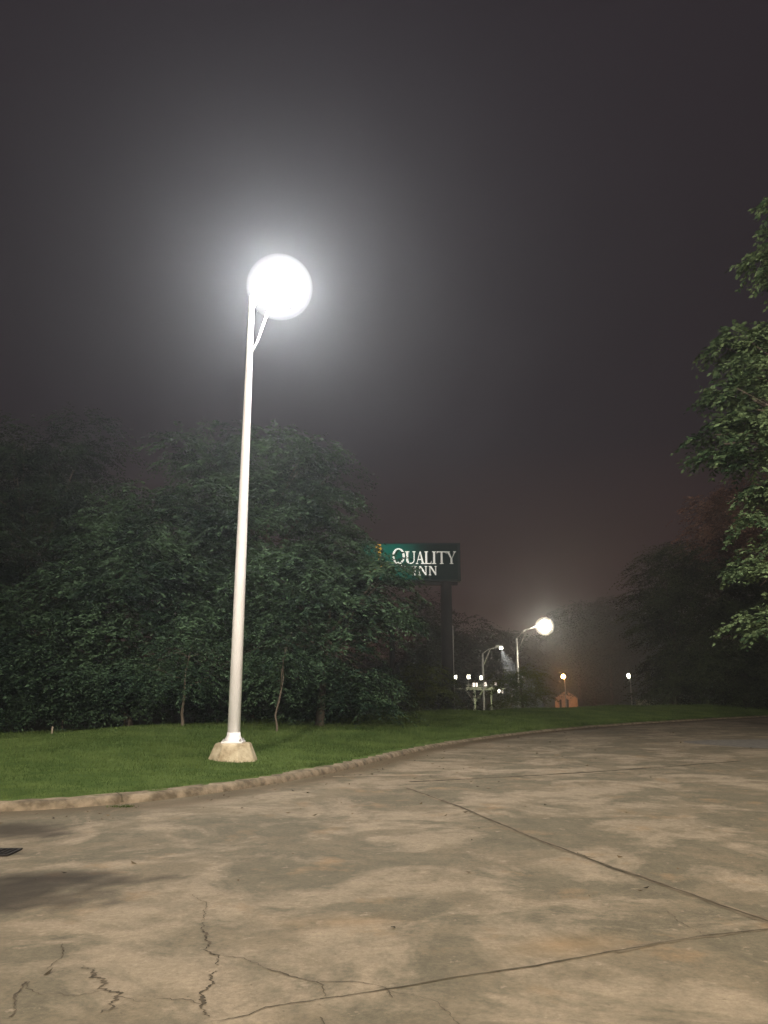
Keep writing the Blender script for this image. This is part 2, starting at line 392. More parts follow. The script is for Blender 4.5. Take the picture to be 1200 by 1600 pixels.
# island beside the lot, right of the view, that carries the near tree
isl = [(8.85, 17.2), (9.6, 16.0), (13, 14.4), (18, 15.5), (22, 20), (21, 26), (17, 28.5), (13.2, 25.5), (10.6, 21)]
ic = catmull(isl + [isl[0]], .4)[:-1]
mb = MB(); n_ = len(ic); vs = []; cen = ic.mean(0)
for p in ic:
    d_ = (cen - p) / np.linalg.norm(cen - p)
    for s_, z_ in ((0, -.02), (.02, .09), (.06, .12), (.25, .12)): vs.append((*(p + d_ * s_), z_))
mb.add(vs, [(i * 4 + k, ((i + 1) % n_) * 4 + k, ((i + 1) % n_) * 4 + k + 1, i * 4 + k + 1) for i in range(n_) for k in range(3)])
ik = mb.build('island_kerb', kerb_m); tag(ik, kind='structure')
mb = MB(); vs = []
for fct, z_ in ((1, .10), (.6, .2), (.25, .26)):
    for p in ic: d_ = p - cen; L0 = np.linalg.norm(d_); vs.append((*(cen + d_ * (1 - .24 / L0) * fct), z_))
vs.append((cen[0], cen[1], .28)); fs = []
for r_ in range(2):
    for i in range(n_): fs.append((r_ * n_ + i, r_ * n_ + (i + 1) % n_, (r_ + 1) * n_ + (i + 1) % n_, (r_ + 1) * n_ + i))
fs += [(2 * n_ + i, 2 * n_ + (i + 1) % n_, 3 * n_) for i in range(n_)]
mb.add(vs, fs); tag(mb.build('island_lawn', lawn_m, smooth=True), kind='structure')

# storm drain at the left edge of the lot
iron = noisy('cast_iron', (.012, .010, .009), (.03, .025, .02), 20, .8, metal=.3)
dg = G(-22, 1333); d = empty('storm_drain', (dg.x, dg.y, 0), 'black iron storm drain grate sunk in the darker concrete at left', 'drain grate')
mb = MB(); mb.box((0, 0, .003), (.50, .26, .006)); mb.build('drain_pit', mat('pit_black', (.004, .004, .004), 1), d)
mb = MB()
for a, b_ in (((0, .14, .010), (.54, .03, .012)), ((0, -.14, .010), (.54, .03, .012)), ((-.26, 0, .010), (.03, .25, .012)), ((.26, 0, .010), (.03, .25, .012))): mb.box(a, b_)
mb.build('grate_frame', iron, d)
mb = MB()
for k in range(9): mb.box((-.21 + k * .0525, 0, .012), (.018, .249, .010))
mb.build('grate_bars', iron, d)

# ---------------------------------------------------------------- foliage
def fronds(o, d, Ls, leaf, K=6, droop=.45, wd=.36, seed=0):
    """pinnate sprays: o (N,3) origins, d (N,3) horizontal-ish directions, Ls (N) lengths -> quads"""
    r = np.random.default_rng(seed); Nn = len(o)
    d = d / np.linalg.norm(d, axis=1, keepdims=True); up = np.array([0, 0, 1.0])
    s = np.cross(d, up); s /= (np.linalg.norm(s, axis=1, keepdims=True) + 1e-9)
    Vs = []
    for k in range(K):
        t = .22 + .78 * k / (K - 1)
        c = o + d * (Ls * t)[:, None] - up * (droop * Ls * t * t)[:, None]
        for sg in (-1, 1):
            ld = s * sg * r.uniform(.55, .95, (Nn, 1)) + d * r.uniform(.3, .8, (Nn, 1)) - up * r.uniform(.15, .7, (Nn, 1))
            ld /= np.linalg.norm(ld, axis=1, keepdims=True)
            l = (leaf * r.uniform(.7, 1.25, (Nn, 1)) * (1.0 - .35 * abs(t - .5)))
            wv = np.cross(ld, up + .5 * r.normal(size=(Nn, 3))); wv /= (np.linalg.norm(wv, axis=1, keepdims=True) + 1e-9)
            c2 = c + r.normal(size=(Nn, 3)) * leaf * .08
            Vs.append(np.stack([c2, c2 + ld * l * .45 + wv * l * wd * .5, c2 + ld * l, c2 + ld * l * .45 - wv * l * wd * .5], 1))
    V = np.concatenate(Vs, 0).reshape(-1, 3); return V
def crown_verts(lobes, dens, leaf, seed, K=6, nf=13, flen=None, csz=.55, inner=.25, droop=.45, wd=.36):
    """lobes: (center, (rx,ry,rz)); clumps spread near each lobe's surface"""
    r = np.random.default_rng(seed); flen = flen or leaf * 4.2; O = []; dens *= .30; nf = int(nf * 2.6); csz *= 1.5; D = []
    for c, rad in lobes:
        c = np.array(c); rad = np.array(rad)
        area = 4 * math.pi * ((rad[0] * rad[1])**1.6 / 3 + (rad[0] * rad[2])**1.6 / 3 + (rad[1] * rad[2])**1.6 / 3)**(1 / 1.6)
        nc = max(4, int(area * dens))
        u = r.normal(size=(nc, 3)); u /= np.linalg.norm(u, axis=1, keepdims=True)
        sh = np.where(r.random(nc) < inner, r.uniform(.35, .8, nc), r.uniform(.8, 1.12, nc))
        cc = c + u * rad * sh[:, None]
        for i in range(nc):
            k = int(nf * r.uniform(.7, 1.3)); a = r.uniform(0, 6.283, k); q = np.sqrt(r.random(k)); sc_ = csz * r.uniform(.65, 1.3); rr = sc_ * q
            off = np.stack([np.cos(a) * rr, np.sin(a) * rr, (.55 * np.sqrt(1 - q * q * .98) - .25) * sc_ + r.normal(size=k) * .05 * sc_], 1)
            dd = np.stack([np.cos(a) * (.25 + q), np.sin(a) * (.25 + q), .55 * (1 - q) + r.uniform(-.25, .15, k)], 1) + .35 * u[i] * np.array([1, 1, .2]) + r.normal(size=(k, 3)) * .18
            O.append(cc[i] + off); D.append(dd)
    O = np.concatenate(O); D = np.concatenate(D)
    return fronds(O, D, flen * r.uniform(.6, 1.25, len(O)), leaf, K, droop, wd, seed + 1)
def bark(nm, c1, c2): return noisy(nm, c1, c2, 3, .9, .8, 25, 6, (1, 1, .25))
bark_m = bark('bark', (.045, .034, .024), (.10, .08, .058))
pale_bark = bark('pale_bark', (.075, .058, .042), (.14, .11, .08))
NL = [0]
def tree(name, base, lobes, label, cat, lm, dens, leaf, tr=.16, seed=0, K=6, nf=13, group=None, bm_=None, lean=None, **kw):
    base = Vector(base); root = empty(name, base, label, cat, group)
    LB = [(np.array(c) - np.array(base), rad) for c, rad in lobes]
    V = crown_verts(LB, dens, leaf, seed, K, nf, **kw); NL[0] += len(V) // 4
    raw('crown', V, np.arange(len(V)).reshape(-1, 4), lm, root)
    r = random.Random(seed); mb = MB(); cz = sum(c[2] for c, _ in LB) / len(LB); cx = sum(c[0] for c, _ in LB) / len(LB); cy = sum(c[1] for c, _ in LB) / len(LB)
    tz = max(.8, cz); fork = Vector((cx * .35, cy * .35, tz * .45)); top = Vector((cx * .8, cy * .8, tz))
    mb.tube([(0, 0, -.15), (0, 0, .15), fork * .5 + Vector((r.uniform(-.1, .1), 0, 0)), fork, (fork + top) / 2 + Vector((r.uniform(-.2, .2), r.uniform(-.2, .2), 0)), top], [tr * 1.5, tr * 1.1, tr * .95, tr * .85, tr * .6, tr * .3], 9)
    for c, rad in LB:
        st = fork.lerp(top, r.uniform(0, .8)); e_ = Vector(c); md = st.lerp(e_, .5) + Vector((0, 0, .12 * (e_ - st).length))
        mb.tube([st, md, e_], [tr * .45, tr * .3, tr * .1], 6)
        for q in range(3):
            e2 = e_ + Vector((r.uniform(-.8, .8) * rad[0], r.uniform(-.8, .8) * rad[1], r.uniform(-.6, .8) * rad[2]))
            mb.tube([md, md.lerp(e2, .5) + Vector((0, 0, .1)), e2], [tr * .2, tr * .13, tr * .04], 5)
    mb.build('trunk', bm_ or bark_m, root, smooth=True)
    return root
def LP(Y, items, dy=1.0):
    """lobes from (px, py, rx_px, rz_px[, depth offset])"""
    out = []
    for it in items:
        px, py, rx, rz = it[:4]; yy = Y + (it[4] if len(it) > 4 else 0); p = P(px, py, yy); s = yy / F
        out.append(((p.x, p.y, p.z), (rx * s, max(rx, rz) * s * dy, rz * s)))
    return out
g_l = leafmat('leaves_green', (.007, .018, .010), (.070, .116, .058))
g_d = leafmat('leaves_deep', (.005, .012, .008), (.036, .058, .028))
g_b = leafmat('leaves_bright', (.022, .044, .018), (.150, .205, .092))
g_p = leafmat('leaves_purple', (.060, .036, .028), (.36, .22, .165))
g_r = leafmat('leaves_dim', (.006, .012, .007), (.095, .125, .058))
g_y = leafmat('leaves_yellowgreen', (.055, .075, .018), (.125, .150, .038))
def gb(x, y): return (x, y, hz(x, y) - .02)
def gbp(px, Y): q = P(px, 1100, Y); return gb(q.x, Y)
WG = 'trees massed behind the lawn at left'
tree('broadleaf_tree', gbp(40, 31), LP(31, [(20, 740, 95, 80), (115, 735, 62, 78), (-70, 800, 110, 120), (50, 850, 130, 95), (150, 830, 50, 80), (-20, 960, 120, 110), (70, 990, 110, 95)]),
     'tall dark round topped tree farthest left, cut by the left edge of the photo', 'tree', g_d, 2.2, .17, .2, 31, K=5, nf=16, group=WG, flen=.75, csz=.7)
tree('broadleaf_tree', gbp(205, 26.5), LP(26.5, [(245, 815, 62, 62), (190, 850, 60, 60), (215, 920, 95, 75), (125, 950, 80, 70), (290, 940, 60, 75), (60, 1010, 80, 60), (160, 1040, 85, 62), (20, 1070, 75, 50), (255, 1045, 60, 50), (-30, 990, 60, 80)]),
     'leafy lower tree filling the dip left of the white light pole', 'tree', g_l, 3.0, .18, .14, 41, group=WG)
tree('broadleaf_tree', gbp(395, 28), LP(28, [(335, 720, 60, 58), (430, 735, 78, 72), (498, 778, 45, 66), (400, 820, 105, 80), (310, 830, 60, 70), (500, 880, 75, 70), (350, 920, 80, 70), (430, 960, 95, 70), (528, 868, 16, 42)]),
     'tallest wide crowned tree directly behind the white light pole', 'tree', g_l, 2.6, .19, .2, 51, group=WG)
tree('broadleaf_tree', gbp(500, 25), LP(25, [(455, 920, 70, 55), (525, 905, 52, 42), (588, 932, 38, 32), (565, 975, 48, 42), (480, 1000, 75, 50), (395, 1020, 60, 50), (550, 1065, 45, 38), (460, 1065, 60, 38), (598, 905, 24, 16)]),
     'leafy tree whose outer boughs hide the lower left of the green sign', 'tree', g_l, 3.2, .17, .14, 61, group=WG)
tree('small_tree', gbp(287, 23.2), LP(23.2, [(300, 1010, 55, 42), (250, 1060, 50, 35), (320, 1065, 42, 32)]),
     'low twin stemmed tree just left of the light pole base', 'tree', g_l, 3.0, .12, .045, 71, group=WG, bm_=pale_bark)
tree('sapling', gbp(434, 22.6), LP(22.6, [(447, 1010, 26, 28), (440, 1045, 20, 16)]),
     'thin pale stemmed sapling right of the light pole at the lawn edge', 'tree', g_l, 3.2, .12, .03, 72, group=WG, bm_=pale_bark)
# undergrowth under those trees
for i, (px, py, rx, rz, Y, lab) in enumerate(((-10, 1095, 70, 34, 26, 'dark shrub at the lawn edge by the left side of the photo'), (100, 1112, 55, 22, 26.5, 'low brownish shrub behind the pale stake'),
        (200, 1102, 60, 28, 26, 'dark shrub under the low tree, between stake and twin stems'), (340, 1098, 60, 32, 27, 'dark shrub right behind the foot of the light pole'),
        (455, 1092, 65, 36, 27, 'dark shrub behind the thin pale sapling'), (560, 1090, 52, 34, 28, 'dark shrub under the boughs left of the slim dark pole'))):
    tree('shrub', gbp(px, Y), LP(Y, [(px, py, rx, rz), (px + rx * .5, py - 14, rx * .5, rz * .8, 1.2), (px - rx * .5, py - 10, rx * .5, rz * .8, 1)]), lab, 'shrub', g_l, 3.0, .14, .03, 80 + i, group='shrubs under the left trees', K=5, nf=12)
tree('shrub', gbp(665, 41), LP(41, [(655, 1082, 22, 26), (632, 1092, 18, 20), (685, 1095, 18, 18), (668, 1050, 10, 14)]), 'yellowish upright shrub in front of the thick sign post', 'shrub', g_y, 2.0, .17, .04, 90, K=5)
tree('shrub', gbp(735, 60), LP(60, [(728, 1092, 20, 18), (715, 1070, 16, 16, 6)]), 'dim shrub between the slim pole and the lit steel posts', 'shrub', g_d, 1.2, .24, .05, 91, K=4)
tree('small_tree', gbp(818, 46), LP(46, [(808, 1070, 22, 16), (789, 1062, 8, 12), (836, 1084, 13, 10), (806, 1095, 18, 14), (822, 1053, 8, 6)]),
     'rounded small tree in front of the lit street lamp pole', 'tree', g_y, 4.0, .15, .07, 92, K=5, csz=.4)
tree('dark_tree', gbp(655, 84), LP(84, [(660, 950, 26, 30), (640, 990, 28, 36), (680, 1000, 22, 50), (655, 1050, 36, 36), (625, 1040, 20, 30), (600, 980, 30, 40)]),
     'black looking tree standing beneath the lit green sign', 'tree', g_d, .7, .3, .2, 93, K=4, flen=1.1, csz=1.0)

# right side
tree('near_tree', (18.6, 21.5, .2), LP(20, [(1250, 320, 42, 34), (1222, 412, 42, 22), (1165, 526, 62, 16), (1215, 575, 55, 26), (1160, 614, 44, 10), (1190, 652, 52, 20), (1132, 694, 42, 17), (1180, 705, 42, 24), (1215, 760, 34, 34), (1212, 830, 34, 32), (1208, 905, 34, 36), (1212, 985, 34, 32), (1320, 450, 110, 150, 2), (1350, 700, 120, 150, 3)]),
     'bright green large leaved tree reaching in from the right edge of the photo', 'tree', g_b, 3.6, .185, .26, 101, K=5, nf=13, csz=.33, droop=.6, wd=.5, flen=.5)
tree('purple_tree', gbp(1215, 55), LP(50, [(1118, 798, 34, 30), (1168, 785, 42, 36), (1150, 852, 52, 38), (1105, 848, 18, 30), (1230, 830, 50, 60)]),
     'purple brown leaved tree between the bright near tree and dark trees', 'tree', g_p, 2.6, .20, .2, 102, K=5, flen=.7, csz=.6)
RG = 'dark trees behind the lawn at right'
tree('broadleaf_tree', gbp(1055, 52), LP(52, [(1040, 903, 38, 38), (1082, 882, 34, 32), (1030, 960, 38, 40), (1075, 970, 48, 50), (1050, 1040, 32, 36), (1085, 1050, 50, 45), (1040, 1083, 26, 22)]),
     'dark tree at the left end of the right hand tree group, beside the pale haze', 'tree', g_r, 3.4, .19, .18, 103, group=RG, K=5, flen=.9, csz=.7)
tree('broadleaf_tree', gbp(1165, 50), LP(50, [(1130, 925, 50, 45), (1185, 930, 50, 50), (1150, 1000, 60, 50), (1215, 1010, 50, 70), (1140, 1060, 60, 42), (1200, 1070, 50, 40)]),
     'dark tree below the purple leaved tree', 'tree', g_r, 3.4, .19, .2, 104, group=RG, K=5, flen=.9, csz=.7)

# far trees in the hollow and on the hill
FG = 'far trees in the haze'
far = [(738, 1005, 40, 42, 118, 'far round dark tree right of the slim sign side pole'), (690, 1030, 45, 50, 125, 'far dark tree behind the sign post'), (800, 1020, 40, 36, 150, 'far low tree behind the lit street lamp pole'),
       (850, 1035, 40, 46, 150, 'far tree below the bright street lamp'), (905, 985, 40, 45, 150, 'far tree at the left end of the right hand skyline'), (955, 980, 45, 46, 155, 'far tree in the middle of the right hand skyline'), (1010, 985, 45, 50, 150, 'far tree just left of the dark right hand trees'),
       (930, 1045, 50, 38, 160, 'far low tree behind the orange building, to its right'), (985, 1050, 45, 38, 165, 'far low tree behind the small white lamp')]
for i, (px, py, rx, rz, Y, lab) in enumerate(far):
    tree('far_tree', gbp(px, Y), LP(Y, [(px, py, rx * .8, rz * .85), (px - rx * .55, py + rz * .35, rx * .55, rz * .6), (px + rx * .55, py + rz * .3, rx * .55, rz * .6), (px, py + rz * .7, rx * .9, rz * .6)]),
         lab, 'tree', g_d, .62, .6, .35, 120 + i, group=FG, K=4, nf=12, flen=1.8, csz=1.2)
# distant wood on the hill
wl = []
r_ = random.Random(5)
for i in range(64):
    x = -215 + i * 6.6 + r_.uniform(-2, 2); y = 235 + r_.uniform(-16, 14); wl.append(((x, y, hz(x, y) + r_.uniform(2.5, 4.5)), (7, 6, r_.uniform(4, 6.5))))
V = crown_verts(wl, .10, 1.3, 77, 3, 12, 3.2, 3.0)
tag(raw('distant_wood', V, np.arange(len(V)).reshape(-1, 4), g_d), 'dark distant wood along the hill on the horizon', 'wood', kind='stuff')

# grass blades
NB = 200000
bx = rng.uniform(-12, 26, NB * 4); by = 9.2 + (50 - 9.2) * rng.random(NB * 4)**1.7; sd = sdist(bx, by)
ok = (sd > .27) & (sd < 13.5) & (np.abs(bx) < by * .56 + .7)
bx, by, sd = bx[ok][:NB], by[ok][:NB], sd[ok][:NB]
ex = []  # ragged fringe on the kerb back
kk = catmull(kp, .5); kk = kk[(kk[:, 0] > -8) & (kk[:, 0] < 24)]
for i in range(len(kk) - 1):
    tt = kk[i + 1] - kk[i]; L_ = np.linalg.norm(tt); nn = np.array([-tt[1], tt[0]]) / L_
    dn = int(130 * L_ * (1 + .8 * math.sin(i * 1.7)))
    q = kk[i] + rng.random((dn, 1)) * tt + nn * (.20 + .14 * np.abs(rng.normal(size=(dn, 1)))); ex.append(q)
ex = np.concatenate(ex); bx = np.concatenate([bx, ex[:, 0]]); by = np.concatenate([by, ex[:, 1]])
tj = G(192, 1261); tu = np.array([tj.x, tj.y]) + rng.normal(size=(160, 2)) * np.array([.07, .025])
bx = np.concatenate([bx, tu[:, 0]]); by = np.concatenate([by, tu[:, 1]])
sd = sdist(bx, by); bz = np.maximum(land(sd, bx, by), np.where((sd > 0.02), .10, 0.0)); bz = np.maximum(bz, 0) 
n_ = len(bx); tall = np.where(rng.random(n_) < .02, 1.8, 1.0)
hh = rng.uniform(.025, .065, n_) * (1 + .35 * wob(bx, by, 1.1, 31)) * tall * np.clip(by / 16, .8, 1.5); a = rng.uniform(0, 6.283, n_); ww = .005 * np.clip(by / 11, 1, 3)
ln = rng.uniform(0, .8, n_)[:, None] * hh[:, None]; a2 = rng.uniform(0, 6.283, n_)
p0 = np.stack([bx, by, bz - .005], 1); side = np.stack([np.cos(a), np.sin(a), 0 * a], 1) * ww[:, None]
tip = p0 + np.stack([np.cos(a2), np.sin(a2), 0 * a], 1) * ln + np.array([0, 0, 1]) * hh[:, None]
V = np.stack([p0 - side, p0 + side, tip], 1).reshape(-1, 3)
blade_m = leafmat('grass_blades', (.046, .078, .017), (.106, .145, .040), .8, .3)
tag(raw('grass', V, np.arange(len(V)).reshape(-1, 3), blade_m), 'short mown green grass of the sloping lawn', 'grass', kind='stuff')

# ---------------------------------------------------------------- main light pole
white_m = noisy('white_paint', (.78, .74, .74), (.84, .81, .81), 3, .45, .25, 18, 5, (1, 1, .3), spec=.4)
foot_m = noisy('footing_concrete', (.26, .20, .12), (.50, .42, .29), 5, .9, .9, 22, 8)
steel = noisy('galvanised_steel', (.30, .30, .29), (.46, .46, .44), 4, .5, metal=.2)
dsteel = mat('dark_steel', (.03, .03, .03), .6)
def volglow(name, col, s):
    m = bpy.data.materials.new(name); m.use_nodes = True; n = m.node_tree; n.nodes.clear()
    o = n.nodes.new('ShaderNodeOutputMaterial'); x = n.nodes.new('ShaderNodeEmission')
    x.inputs[0].default_value = (*col, 1); x.inputs[1].default_value = s
    n.links.new(x.outputs[0], o.inputs['Volume']); return m
def light_pole(loc, glow, label, H, tip, rz=0, scale_globe=.74):
    root = empty('light_pole', loc, label, 'light pole', 'light poles of the lot')
    root.rotation_euler.z = rz
    f = MB()
    def ring(rx, ry, z, n=8):
        o = []
        for k in range(n):
            a = 2 * math.pi * (k + .5) / n
            o.append((rx * math.cos(a) * 1.06, ry * math.sin(a) * 1.06, z))
        return o
    vs = ring(.50, .50, -.10) + ring(.455, .455, .02) + ring(.335, .335, .315) + ring(.30, .30, .33)
    f.add(vs, [(j * 8 + k, j * 8 + (k + 1) % 8, (j + 1) * 8 + (k + 1) % 8, (j + 1) * 8 + k) for j in range(3) for k in range(8)] + [tuple(range(24, 32)), tuple(range(7, -1, -1))])
    fo = f.build('footing', foot_m, root, bevel=.015)
    mb = MB(); mb.box((0, 0, .345), (.40, .40, .03)); mb.build('base_plate', white_m, root, bevel=.004)
    for sx in (-1, 1):
        for sy in (-1, 1):
            mb = MB(); mb.lathe((sx * .16, sy * .16, .36), [(0, .014), (.05, .014)], 8); mb.lathe((sx * .16, sy * .16, .36), [(0, .028), (.026, .028)], 6); mb.build('anchor_bolt', steel, root)
    mb = MB(); mb.lathe((0, 0, .36), [(0, .175), (.03, .172), (.10, .135), (.16, .128)], 28); mb.build('base_collar', white_m, root, smooth=True)
    mb = MB(); mb.lathe((0, 0, .40), [(0, .122), (H * .33, .110), (H * .66, .083), (H - .4, .058), (H - .36, .062), (H - .30, .035)], 28); mb.build('pole', white_m, root, smooth=True)
    T = Vector(tip)            # globe centre relative to root
    u = Vector((T.x, T.y, 0)).normalized()
    mb = MB(); top = Vector((0, 0, H - .35))
    e_ = T + Vector((0, 0, .25)) - u * .35
    mb.tube([top, top.lerp(e_, .35) + Vector((0, 0, .05)), top.lerp(e_, .7) + Vector((0, 0, .08)), e_], [.034, .032, .030, .030], 10)
    mb.build('arm', white_m, root, smooth=True)
    mb = MB(); mb.tube([Vector((0, 0, H - 1.35)), Vector((0, 0, H - 1.35)) + u * .16 + Vector((0, 0, .35)), T + u * .0 + Vector((0, 0, .25))], [.026, .026, .026], 8)
    mb.build('brace', white_m, root, smooth=True)
    gl = MB(); gl.ball(T, scale_globe * .70, 28, 18, .94); gl.build('lamp', glow, root, smooth=True)
    gl = MB(); gl.ball(T, scale_globe * 1.07, 32, 20, .97); gl.build('glow_shell', volglow('lamp_glow_shell', (1, .98, .96), .38), root, smooth=True)  # added glowing volume, imitates bloom to soften the lamp's edge
    mb = MB(); mb.lathe((T.x, T.y, T.z + scale_globe * .66 - .02), [(0, .20), (.05, .18), (.10, .08), (.12, .02)], 16); mb.build('cap', white_m, root)
    return root
glow_main = emis('lamp_glow_main', (1, .985, .97), LAMP_MAIN * 2.04)
LY = 16.0
lb = G(364, 1176, .28); LY = lb.y
tp = P(390, 468, LY); gp = P(437, 449, LY)
lz = hz(lb.x, LY) - .02
print('light pole at', lb.x, LY, lz, 'top', tp, 'globe', gp)
light_pole((lb.x, LY, lz), glow_main, 'tall white tapered light pole on a concrete footing in the lawn, its lamp blazing', tp.z - lz, (gp.x - lb.x, 0, gp.z - lz), scale_globe=51 * (gp - Vector((0, 0, CAMZ))).length / F * .94 / 1.04)
glow_b = emis('lamp_glow_lot', (1, .90, .76), LAMP_BACK * 2.04)
light_pole((-7, -18, 0), glow_b, 'lot light pole standing behind the place the photo was taken from, to the left', 12, (1, .2, 11.9), scale_globe=.7)
glow_c = emis('lamp_glow_side', (1, .90, .76), LAMP_SIDE * 2.04)
light_pole((17, -6, 0), glow_c, 'lot light pole standing behind the place the photo was taken from, to the right', 11, (-1, .2, 10.9), scale_globe=.7)

# stake by the shrub
sb = G(82, 1138, .36); mb = MB(); mb.box((0, 0, .14), (.045, .03, .34), .9); mb.box((0, 0, .325), (.040, .026, .03), .3)
st = mb.build('marker_stake', mat('weathered_wood', (.32, .26, .19), .9)); st.location = (sb.x, sb.y, hz(sb.x, sb.y)); tag(st, 'short pale wooden stake at the lawn edge on the left', 'stake')

# ---------------------------------------------------------------- motel sign
SY = 70.0
c0 = P(560, 908, SY); c1 = P(719, 848, SY); sc = (c1.x - c0.x) / (719 - 560)
def sx(px): return (px - 560) * sc
def sz(py): return (908 - py) * (c1.z - c0.z) / 60
base = gbp(697, SY + .6)
sign = empty('motel_sign', (c0.x, SY, base[2]), 'tall green motel sign with white serif lettering on a thick dark post', 'sign')
zb = c0.z - base[2]; W = sx(719); Hh = sz(848)
sign_dark = noisy('sign_casing', (.008, .016, .016), (.014, .026, .025), 3, .6)
mb = MB(); mb.box((W / 2, .55, zb + Hh / 2), (W, 1.1, Hh)); mb.build('cabinet', sign_dark, sign, bevel=.05)
def signmat(name, hi, lo, s_hi, s_lo, x_full, x_end):
    m = bpy.data.materials.new(name); m.use_nodes = True; n = m.node_tree; L = n.links; b = n.nodes['Principled BSDF']
    t = n.nodes.new('ShaderNodeTexCoord'); s = n.nodes.new('ShaderNodeSeparateXYZ'); L.new(t.outputs['Object'], s.inputs[0])
    z = n.nodes.new('ShaderNodeTexNoise'); z.inputs['Scale'].default_value = .8; L.new(t.outputs['Object'], z.inputs['Vector'])
    a = n.nodes.new('ShaderNodeMath'); a.operation = 'MULTIPLY_ADD'; a.inputs[1].default_value = 1.2; L.new(z.outputs['Fac'], a.inputs[0]); L.new(s.outputs[0], a.inputs[2])
    mr = n.nodes.new('ShaderNodeMapRange'); mr.interpolation_type = 'SMOOTHSTEP'; mr.inputs[1].default_value = x_full + .6; mr.inputs[2].default_value = x_end + .6
    mr.inputs[3].default_value = s_hi; mr.inputs[4].default_value = s_lo; L.new(a.outputs[0], mr.inputs[0])
    b.inputs['Base Color'].default_value = (*lo, 1); b.inputs['Roughness'].default_value = .6; b.inputs['Specular IOR Level'].default_value = .05
    b.inputs['Emission Color'].default_value = (*hi, 1); L.new(mr.outputs[0], b.inputs['Emission Strength']); return m
face_m = signmat('sign_face', (0, .105, .070), (.003, .014, .012), .95, .03, sx(612), sx(672))
let_m = signmat('sign_letters', (1, .97, .86), (.5, .5, .45), 1.0, .27, sx(650), sx(700))
yel_m = emis('sign_yellow', (.85, .46, .05), .75)
mb = MB(); mb.box((W / 2 - .06, -.02, zb + Hh / 2), (W - .42, .05, Hh - .30)); mb.build('sign_face', face_m, sign)
def strip(pts): return pts
LET = {}
s_ = .055
def I_(x=0, w=.16):
    return [[(x + .0, 0), (x + w + .18, 0), (x + w + .18, s_), (x, s_)], [(x + .09, s_), (x + .09 + w, s_), (x + .09 + w, 1 - s_), (x + .09, 1 - s_)], [(x, 1 - s_), (x + w + .18, 1 - s_), (x + w + .18, 1), (x, 1)]]
LET['I'] = (I_(), .34)
LET['L'] = ([[(0, 0), (.62, 0), (.62, s_), (0, s_)], [(.09, s_), (.25, s_), (.25, 1 - s_), (.09, 1 - s_)], [(0, 1 - s_), (.34, 1 - s_), (.34, 1), (0, 1)], [(.55, s_), (.62, s_), (.64, .26)]], .66)
LET['T'] = ([[(.24, 0), (.58, 0), (.58, s_), (.24, s_)], [(.33, s_), (.49, s_), (.49, 1 - s_ * 1.3), (.33, 1 - s_ * 1.3)], [(0, 1 - s_ * 1.3), (.82, 1 - s_ * 1.3), (.82, 1), (0, 1)], [(0, .78), (.07, 1 - s_ * 1.3), (0, 1 - s_ * 1.3)], [(.82, .78), (.82, 1 - s_ * 1.3), (.75, 1 - s_ * 1.3)]], .82)
LET['Y'] = ([[(.27, 0), (.61, 0), (.61, s_), (.27, s_)], [(.36, s_), (.52, s_), (.52, .45), (.36, .45)], [(.36, .45), (.48, .45), (.24, 1 - s_), (.06, 1 - s_)], [(.48, .45), (.52, .45), (.78, 1 - s_), (.69, 1 - s_)], [(0, 1 - s_), (.32, 1 - s_), (.32, 1), (0, 1)], [(.60, 1 - s_), (.86, 1 - s_), (.86, 1), (.60, 1)]], .86)
LET['A'] = ([[(0, 0), (.27, 0), (.27, s_), (0, s_)], [(.54, 0), (.92, 0), (.92, s_), (.54, s_)], [(.09, s_), (.16, s_), (.46, .90), (.42, 1)], [(.64, s_), (.83, s_), (.50, 1), (.42, 1)], [(.23, .32), (.56, .32), (.545, .39), (.25, .39)]], .92)
LET['N'] = ([[(0, 0), (.25, 0), (.25, s_), (0, s_)], [(.09, s_), (.16, s_), (.16, 1 - s_), (.09, 1 - s_)], [(0, 1 - s_), (.25, 1 - s_), (.25, 1), (0, 1)], [(.25, 1), (.16, .86), (.66, 0), (.73, 0), (.73, .16)], [(.66, .28), (.73, .16), (.73, 1 - s_), (.66, 1 - s_)], [(.57, 1 - s_), (.82, 1 - s_), (.82, 1), (.57, 1)]], .82)
def U_():
    o = [[(0, 1 - s_), (.34, 1 - s_), (.34, 1), (0, 1)], [(.58, 1 - s_), (.84, 1 - s_), (.84, 1), (.58, 1)], [(.09, .32), (.25, .32), (.25, 1 - s_), (.09, 1 - s_)], [(.68, .32), (.75, .32), (.75, 1 - s_), (.68, 1 - s_)]]
    n = 10
    for k in range(n):
        a0, a1 = math.pi + math.pi * k / n, math.pi + math.pi * (k + 1) / n
        f = lambda a: (.42 + .33 * math.cos(a), .32 + .32 * math.sin(a)); g_ = lambda a: (.465 + .215 * math.cos(a), .32 + .24 * math.sin(a))
        o.append([f(a0), f(a1), g_(a1), g_(a0)])
    return o
LET['U'] = (U_(), .84)
def Q_():
    o = []; n = 28
    for k in range(n):
        a0, a1 = 2 * math.pi * k / n, 2 * math.pi * (k + 1) / n
        f = lambda a: (.5 + .5 * math.cos(a), .5 + .5 * math.sin(a)); g_ = lambda a: (.5 + .33 * math.cos(a), .5 + .43 * math.sin(a))
        o.append([f(a0), f(a1), g_(a1), g_(a0)])
    return o + [[(.38, .10), (.50, .16), (.80, -.12), (1.06, -.10), (1.0, -.18), (.74, -.22)]]
LET['Q'] = (Q_(), 1.0)
